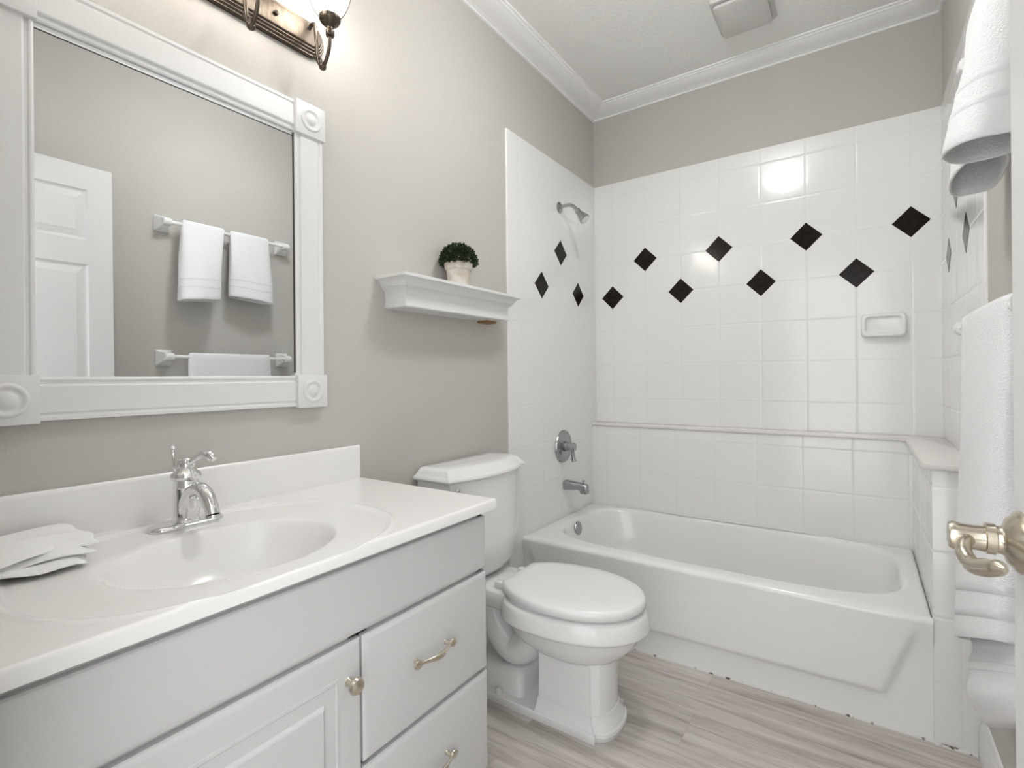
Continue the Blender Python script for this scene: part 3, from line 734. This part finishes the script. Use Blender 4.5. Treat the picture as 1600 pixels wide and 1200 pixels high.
for y_ in (-2.02, -2.230, -2.440, -2.650):
    pts = spline([(.031, y_, LZ+.014), (.046, y_, LZ+.022), (.060, y_, LZ+.012), (.066, y_, LZ-.04), (.074, y_, LZ-.095), (.092, y_, LZ-.120), (.112, y_, LZ-.105), (.126, y_, LZ-.075), (.130, y_, LZ-.045)], 6)
    m = MB().tube(pts, .0052, 12)
    m.lathe([(.006, -.010), (.010, -.006), (.0105, .002), (.007, .008), (.005, .010)], (.094, y_, LZ-.119), (.2, 0, 1), 16)
    cur = spline([(.094, y_, LZ-.118), (.088, y_, LZ-.098), (.078, y_, LZ-.090), (.070, y_, LZ-.097), (.064, y_, LZ-.090), (.055, y_, LZ-.074)], 5)
    m.tube(cur, .0026, 8)
    arm = m.build('lamp_arm', M_bronze, vl, smooth=60)
    m = MB(); zc = LZ-.046
    m.lathe([(.011, 0), (.0125, .003), (.0125, .015), (.009, .019), (.009, .024), (.016, .030), (.026, .039), (.030, .047), (.030, .054), (.027, .056), (.0, .056)], (.130, y_, zc), (0, 0, 1), 28)
    m.build('socket_cup', M_bronze, arm)
    m = MB(); g0 = zc+.056
    prof = [(.026, 0), (.034, .008), (.044, .030), (.052, .060), (.056, .095), (.055, .13), (.050, .16)]
    m.rings([[(.130+r*math.cos(2*PI*k/32), y_+r*math.sin(2*PI*k/32), g0+h) for k in range(32)] for r, h in prof], True, False, False)
    m.build('glass_shade', M_glass, arm, smooth=60)
    m = MB(); m.lathe([(.012, 0), (.013, .02), (.022, .045), (.029, .07), (.028, .09), (.018, .108), (.0, .114)], (.130, y_, g0+.002), (0, 0, 1), 20)
    m.build('bulb', M_bulb, arm, smooth=60)
    m = MB()
    for q in range(4):
        a_ = PI/4+q*PI/2; cp = [(.012, -.018), (.040, .010), (.0575, .055), (.0615, .10), (.060, .135), (.052, .170)]
        m.tube(spline([(.130+r*math.cos(a_), y_+r*math.sin(a_), g0+h) for r, h in cp], 5), .0014, 6)
    m.tube([(.130+.053*math.cos(2*PI*k/24), y_+.053*math.sin(2*PI*k/24), g0+.168) for k in range(25)], .0016, 6)
    m.build('wire_cage', M_wire, arm, smooth=60)

# ------------------------------------------------------------------ ceiling light (above the frame) and vent
cl = thing('ceiling_light', 'round flush ceiling light with a frosted dome above the room', 'ceiling light', (.90, -1.52, CEIL))
m = MB(); m.lathe([(.10, 0), (.102, -.006), (.095, -.018), (.03, -.024), (.018, -.03), (.018, -.085), (.05, -.090), (.06, -.095), (.0, -.095)], (.90, -1.52, CEIL), (0, 0, 1), 40); m.build('light_base', M_trim, cl)
m = MB(); m.lathe([(.06, -.094), (.085, -.097), (.110, -.106), (.122, -.120), (.120, -.134), (.104, -.150), (.075, -.163), (.04, -.170), (.0, -.172)], (.90, -1.52, CEIL), (0, 0, 1), 40); m.build('diffuser', M_dome, cl, smooth=60)

ve = thing('ceiling_vent', 'grey white square exhaust fan cover on the ceiling', 'vent', (.955, -.45, CEIL))
m = MB(); m.rings([rrect(.835, 1.075, -.60, -.325, z, .012) for z in (CEIL, CEIL-.004)] + [rrect(.839, 1.071, -.596, -.329, CEIL-.012, .012), rrect(.85, 1.06, -.585, -.34, CEIL-.013, .01)])
m.build('vent_frame', M_vent, ve, smooth=30)
m = MB(); m.rings([rrect(.862, 1.048, -.573, -.352, CEIL-.0135, .01), rrect(.862, 1.048, -.573, -.352, CEIL-.019, .01), rrect(.852, 1.058, -.583, -.342, CEIL-.020, .012), rrect(.852, 1.058, -.583, -.342, CEIL-.032, .012), rrect(.862, 1.048, -.573, -.352, CEIL-.036, .01)])
m.build('vent_cover', M_vent, ve, smooth=30)

# ------------------------------------------------------------------ shelf and plant
sf = thing('floating_shelf', 'white crown-moulded floating shelf above the toilet', 'shelf', (0, -1.406, 1.418))
SH = [(.048, 1.4185), (.052, 1.4185), (.055, 1.421), (.055, 1.4245), (.0525, 1.427), (.0515, 1.432), (.0510, 1.4545), (.0505, 1.4555), (.0515, 1.468), (.0545, 1.4765), (.0595, 1.4825), (.0645, 1.4855), (.0645, 1.489), (.069, 1.4895), (.0715, 1.4955), (.076, 1.5035), (.083, 1.5105), (.091, 1.5145), (.0955, 1.516), (.0955, 1.524), (.0945, 1.526), (.09, 1.5265)]
# offsets measured from an inner core so that the mitred ends return to the wall
yA, yB, D0 = -1.660, -1.154, .0505
m = MB(); rg_ = []
for o_, z in SH:
    e = o_; rg_.append([(.0005, yA-e, z), (D0+e, yA-e, z), (D0+e, yB+e, z), (.0005, yB+e, z)])
m.rings(rg_); m.build('shelf_body', M_trim, sf, smooth=25)
m = MB().box(.0005, .052, -1.19, -1.122, 1.4085, 1.4184); m.build('cleat', M_rawwood, sf, smooth=0)['label'] = 'bare brown wood cleat under the shelf'

PX, PY, PZ = .072, -1.398, 1.5266
pl = thing('potted_boxwood', 'small round boxwood plant in a whitewashed clay pot', 'plant', (PX, PY, PZ))
m = MB(); m.lathe([(.0, .0), (.038, .0), (.040, .003), (.0475, .066), (.0475, .068), (.0525, .069), (.0535, .072), (.0555, .092), (.0545, .095), (.050, .095), (.048, .086), (.0, .084)], (PX, PY, PZ), (0, 0, 1), 36, False)
m.build('pot', M_pot, pl, smooth=45)
m = MB(); rnd = random.Random(4)
cz = PZ+.098
for i in range(1500):
    q = rnd.uniform(0, 2*PI); h = rnd.uniform(-.14, 1.0); rr_ = math.sqrt(max(0, 1-h*h)) if h > 0 else 1-.12*abs(h)
    k = rnd.uniform(.62, 1.0)**.6
    d = Vector((rr_*math.cos(q), rr_*math.sin(q), h*1.0))
    p = Vector((PX, PY, cz)) + Vector((d.x*.072*k, d.y*.074*k, d.z*.072*k))
    if p.x < .006: continue
    n = (d+Vector((rnd.uniform(-.6, .6), rnd.uniform(-.6, .6), rnd.uniform(-.3, .7)))).normalized()
    t = n.cross(Vector((rnd.uniform(-1, 1), rnd.uniform(-1, 1), rnd.uniform(-1, 1)))).normalized()
    L_, w_ = rnd.uniform(.009, .014), rnd.uniform(.0038, .0055); b_ = n.cross(t)
    a0, a1, a2 = p, p+n*L_*.5, p+n*L_
    m.add([a0, a1+t*w_+b_*.0012, a2, a1-t*w_+b_*.0012, a1-b_*.0012], [(0, 1, 4), (1, 2, 4), (2, 3, 4), (3, 0, 4)])
m.build('foliage', M_leaf, pl, smooth=0, fix=False)
m = MB()
for i in range(26):
    q = 2*PI*i/26*2.6; r_ = .012+.03*(i/26)
    m.tube([(PX+.2*r_*math.cos(q), PY+.2*r_*math.sin(q), PZ+.083), (PX+r_*math.cos(q), PY+r_*math.sin(q), PZ+.11), (PX+1.25*r_*math.cos(q), PY+1.25*r_*math.sin(q), PZ+.145)], .0014, 5)
m.build('stems', M_stem, pl)

# ------------------------------------------------------------------ towel bars and towels on the right wall
def towel_bar(z, label, DW=.0):
    t = thing('towel_bar', label, 'towel bar', (W, -1.43, z), 'ceramic towel bars on the right wall')
    for y_ in (-1.762, -1.098):
        def sq(x, h, zz=0, wv=1.0): return [(x, y_+a_*h*wv, z+zz+b_*h*1.12) for a_, b_ in ((-1, -1), (1, -1), (1, 1), (-1, 1))]
        m = MB(); m.rings([sq(W-.0005, .037), sq(W-.006, .037), sq(W-.010, .034), sq(W-.018, .030), sq(W-.030, .026), sq(W-.042, .022, .003), sq(W-.054+DW, .0195, .006), sq(W-.060+DW, .0195, .006), sq(W-.066+DW, .019, .006)])
        br_ = m.build('bracket', M_ceram, t, smooth=35)
        s_ = 1 if y_ > -1.4 else -1
        m = MB(); m.lathe([(.0185, -.020), (.0195, -.016), (.0195, .014), (.017, .018), (.0, .020)], (W-.075+DW, y_, z+.004), (0, s_, 0), 24)
        m.build('bracket_cup', M_ceram, br_)
    m = MB().tube([(W-.075+DW, -1.762, z+.004), (W-.075+DW, -1.098, z+.004)], .0095, 16); m.build('bar', M_ceram, t)
    return t
towel_bar(1.998, 'white ceramic towel bar, upper one, holding two hand towels', .012)
towel_bar(1.292, 'white ceramic towel bar, lower one, holding the bath towel')
BX = W-.075
def towel_loop(xf, xb, y0, y1, z, seed=0, wv=.0, N=64, p=3.0):
    """horizontal section of a folded towel"""
    out = []; cx_, cy_ = (xf+xb)/2, (y0+y1)/2; a_, b_ = (xb-xf)/2, (y1-y0)/2
    for k in range(N):
        q = 2*PI*k/N; c, s_ = math.cos(q), math.sin(q); r = (abs(c)**p+abs(s_)**p)**(-1/p)
        ww = wv*(math.sin(3*q+seed+z*9)+.6*math.sin(5*q+2*seed-z*14)) 
        out.append((cx_+(a_+ww*.7)*r*c, cy_+(b_+ww)*r*s_, z))
    return out
def inner(r, th, dz=0):
    xs_, ys_ = [p[0] for p in r], [p[1] for p in r]
    cx_, cy_ = (min(xs_)+max(xs_))/2, (min(ys_)+max(ys_))/2; a_, b_ = (max(xs_)-min(xs_))/2, (max(ys_)-min(ys_))/2
    return [(cx_+(p[0]-cx_)*(1-th/a_), cy_+(p[1]-cy_)*(1-th/b_), p[2]+dz) for p in r]
def cloth_shell(top, R, th=.006):
    """folded-over cloth: outside down to the hem, round it, and back up the inside"""
    out = list(top)+list(R)
    out += [inner(R[-1], th*.3, -.003), inner(R[-1], th*.7, -.003)]
    out += [inner(r, th) for r in reversed(R)]
    if top: out.append(inner(R[0], th, top[0][0][2]-R[0][0][2]-.007))
    return out
BXU = BX+.012
def hand_towel(y0, y1, yb0, yb1, ztop, zbot, xfb, xbb, seed, label, slope=.0, group='hand towels on the upper bar'):
    t = thing('hand_towel', label, 'towel', (BXU, (y0+y1)/2, ztop), group)
    n = 26; R = []
    for i in range(n+1):
        u = i/n; z = ztop-.012-(ztop-.012-zbot)*u
        r = towel_loop(BXU-.022-(BXU-.022-xfb)*u**1.1, BXU+.022+(xbb-BXU-.022)*u**1.1, y0+(yb0-y0)*u, y1+(yb1-y1)*u, z, seed, .0035*u+.0006, p=2.6+1.2*(1-u))
        R.append([(x, y, z_+slope*u*(y-(y0+y1)/2)) for x, y, z_ in r])
    top = [towel_loop(BXU-.022+d, BXU+.022-d, y0+d*.6, y1-d*.6, ztop-.012+h, seed, .0004, p=3.6) for d, h in ((.016, .0125), (.010, .0105), (.004, .006))]
    m = MB(); m.rings(cloth_shell(top, R), True, True, True)
    m.build('towel_cloth', M_towel, t, smooth=80)
    m = MB()
    for u0, u1 in ((.70, .755), (.81, .865)):
        rb = []
        for k in range(5):
            u = u0+(u1-u0)*k/4; i = min(n-1, int(u*n)); fr = u*n-i
            r = [(a_[0]+(b_[0]-a_[0])*fr, a_[1]+(b_[1]-a_[1])*fr, a_[2]+(b_[2]-a_[2])*fr) for a_, b_ in zip(R[i], R[i+1])]
            rb.append(inner(r, -.0011 if k in (1, 2, 3) else .002))
        m.rings(rb, True, False, False)
    m.build('woven_band', M_band, t, smooth=80)
    return t
hand_towel(-1.690, -1.472, -1.725, -1.525, 2.028, 1.608, 1.512, 1.645, 1.3, 'white hand towel, the one nearer the open door, on the upper bar', .09)
hand_towel(-1.440, -1.214, -1.452, -1.196, 2.026, 1.640, 1.558, 1.655, 4.1, 'white hand towel, the one nearer the tub, on the upper bar', -.08)

bt = thing('bath_towel', 'long white bath towel draped over the lower bar', 'towel', (BX, -1.44, 1.32))
ZT = 1.306
def shear(r): return [(x, y, z+.52*(-1.205-y)*max(0, (ZT-z)/(ZT-.34))**1.3) for x, y, z in r]
def prof(u, lay):
    """front x, back x and ends of the towel at height fraction u (0 top, 1 bottom of the outer fold)"""
    z = ZT-(ZT-.495)*u; sw = u**.9
    if lay == 0: return BX-.023+(1.562-BX+.023)*sw, BX+.023+(1.654-BX-.023)*sw, -1.668-.006*u, -1.218+.03*u, z
def outer_ring(z, e=0, seed=.7):
    u = (ZT-z)/(ZT-.495); x0_, x1_, y0_, y1_, _ = prof(u, 0)
    return towel_loop(x0_-e, x1_+e*.3, y0_-e, y1_+e, z, seed, .0008+.0018*u, p=4)
def inner_ring(z, e=0):
    u = (.60-z)/(.60-.295)
    bul = .008*math.sin(PI*min(1, max(0, (u-.45)/.55)))-.006*math.exp(-((u-.42)/.1)**2)-.006*math.exp(-((u-.66)/.07)**2)
    k = max(0, (u-.80)/.2); rnd_ = .030*k*k
    return towel_loop(1.588-bul-e+rnd_*.6, 1.658+e*.3-rnd_*.2, -1.655-e, -1.214+bul*.6+e-rnd_, z, 2.2, .0015, p=3.6)
R = [shear(outer_ring(ZT-(ZT-.495)*i/34)) for i in range(35)]
top = [towel_loop(BX-.023+d, BX+.023-d, -1.668+d*.5, -1.218-d*.5, ZT+h, .7, .0003, p=4) for d, h in ((.018, .014), (.010, .0115), (.003, .006))]
m = MB(); m.rings(cloth_shell(top, R, .007)); m.build('outer_fold', M_towel, bt, smooth=80)
R = [shear(inner_ring(.60-(.60-.295)*i/36)) for i in range(37)]
R += [inner(R[-1], .004, -.006), inner(R[-1], .012, -.0085)]
m = MB(); m.rings(R); m.build('inner_fold', M_towel, bt, smooth=80)
m = MB()
for z0, z1 in ((.640, .612), (.575, .547)):
    m.rings([shear(outer_ring(z, e)) for z, e in ((z0, -.0012), (z0-.001, .0003), (z1+.001, .0003), (z1, -.0012))], True, False, False)
for z0, z1 in ((.505, .472), (.440, .412)):
    m.rings([shear(inner_ring(z, e)) for z, e in ((z0, -.0012), (z0-.001, .0003), (z1+.001, .0003), (z1, -.0012))], True, False, False)
m.build('woven_band', M_band, bt, smooth=80)

# ------------------------------------------------------------------ open door at the right
DX, DE, DH0, DH1 = 1.540, -2.020, .012, 2.153
DHI = -2.815
def door_leaf():
    m = MB().box(DX+.010, DX+.0352, DHI, DE, DH0, DH1, .0015)
    # sunk frame round six raised panels on the room face
    pw = (DE-DHI-3*.092)/2
    cols = [(DHI+.092, DHI+.092+pw), (DHI+.184+pw, DHI+.184+2*pw)]
    rows = [(.25, .90), (1.06, 1.706), (1.815, 2.045)]
    def rgp(y0, y1, z0, z1, x): return [(x, y0, z0), (x, y1, z0), (x, y1, z1), (x, y0, z1)]
    ys_ = sorted({DHI, DE, *[v for c in cols for v in c]}); zs_ = sorted({DH0, DH1, *[v for r in rows for v in r]})
    for i in range(len(ys_)-1):
        for j in range(len(zs_)-1):
            y0, y1, z0, z1 = ys_[i], ys_[i+1], zs_[j], zs_[j+1]
            if any(abs(c[0]-y0) < 1e-6 for c in cols) and any(abs(r[0]-z0) < 1e-6 for r in rows):
                m.rings([rgp(y0, y1, z0, z1, DX), rgp(y0+.007, y1-.007, z0+.007, z1-.007, DX+.007), rgp(y0+.014, y1-.014, z0+.014, z1-.014, DX+.0085), rgp(y0+.040, y1-.040, z0+.040, z1-.040, DX+.0025), rgp(y0+.043, y1-.043, z0+.043, z1-.043, DX+.001)], True, False, True)
            else:
                m.add(rgp(y0, y1, z0, z1, DX), [(0, 1, 2, 3)])
    m.add([(DX, DE, DH0), (DX+.0102, DE, DH0), (DX+.0102, DE, DH1), (DX, DE, DH1)], [(0, 1, 2, 3)]); m.add([(DX, DE, DH1), (DX+.0102, DE, DH1), (DX+.0102, DHI, DH1), (DX, DHI, DH1)], [(0, 1, 2, 3)])
    return m
dw = door_leaf().build('door_1', M_door, smooth=0); struct(dw, 'white six-panel door standing open at the right')
HZ, HY = .967, -2.060
m = MB(); m.lathe([(.038, 0), (.0385, .003), (.036, .007), (.031, .010), (.028, .014), (.019, .017), (.017, .020), (.017, .024), (.0195, .025), (.0195, .034), (.017, .035)], (DX, HY, HZ), (-1, 0, 0), 36)
m.lathe([(.0165, .033), (.0155, .045), (.0165, .058), (.018, .066), (.016, .070), (.0, .071)], (DX, HY, HZ-.001), (-1, 0, 0), 28)
hd = m.build('door_handle', M_nickel, dw, smooth=40); hd['label'] = 'satin nickel lever door handle'
pts = spline([(DX-.050, HY-.006, HZ-.004), (DX-.056, HY-.024, HZ-.001), (DX-.060, HY-.044, HZ-.010), (DX-.055, HY-.066, HZ-.018), (DX-.047, HY-.090, HZ-.012), (DX-.040, HY-.112, HZ-.004), (DX-.036, HY-.124, HZ-.002)], 6)
m = MB().tube(pts, lerp_list([.0075, .0075, .0085, .0095, .0105, .009, .003], 6), 16)
m.build('lever', M_nickel, hd, smooth=60)
# door frame round the doorway behind the camera
fr = MB()
fr.box(DOOR_L-.07, DOOR_L-.004, FRONT, FRONT+.012, 0, DOOR_T+.07).box(DOOR_L-.004, DOOR_R, FRONT, FRONT+.012, DOOR_T+.004, DOOR_T+.07)
struct(fr.build('trim_7', M_trim, smooth=0), 'white door casing')
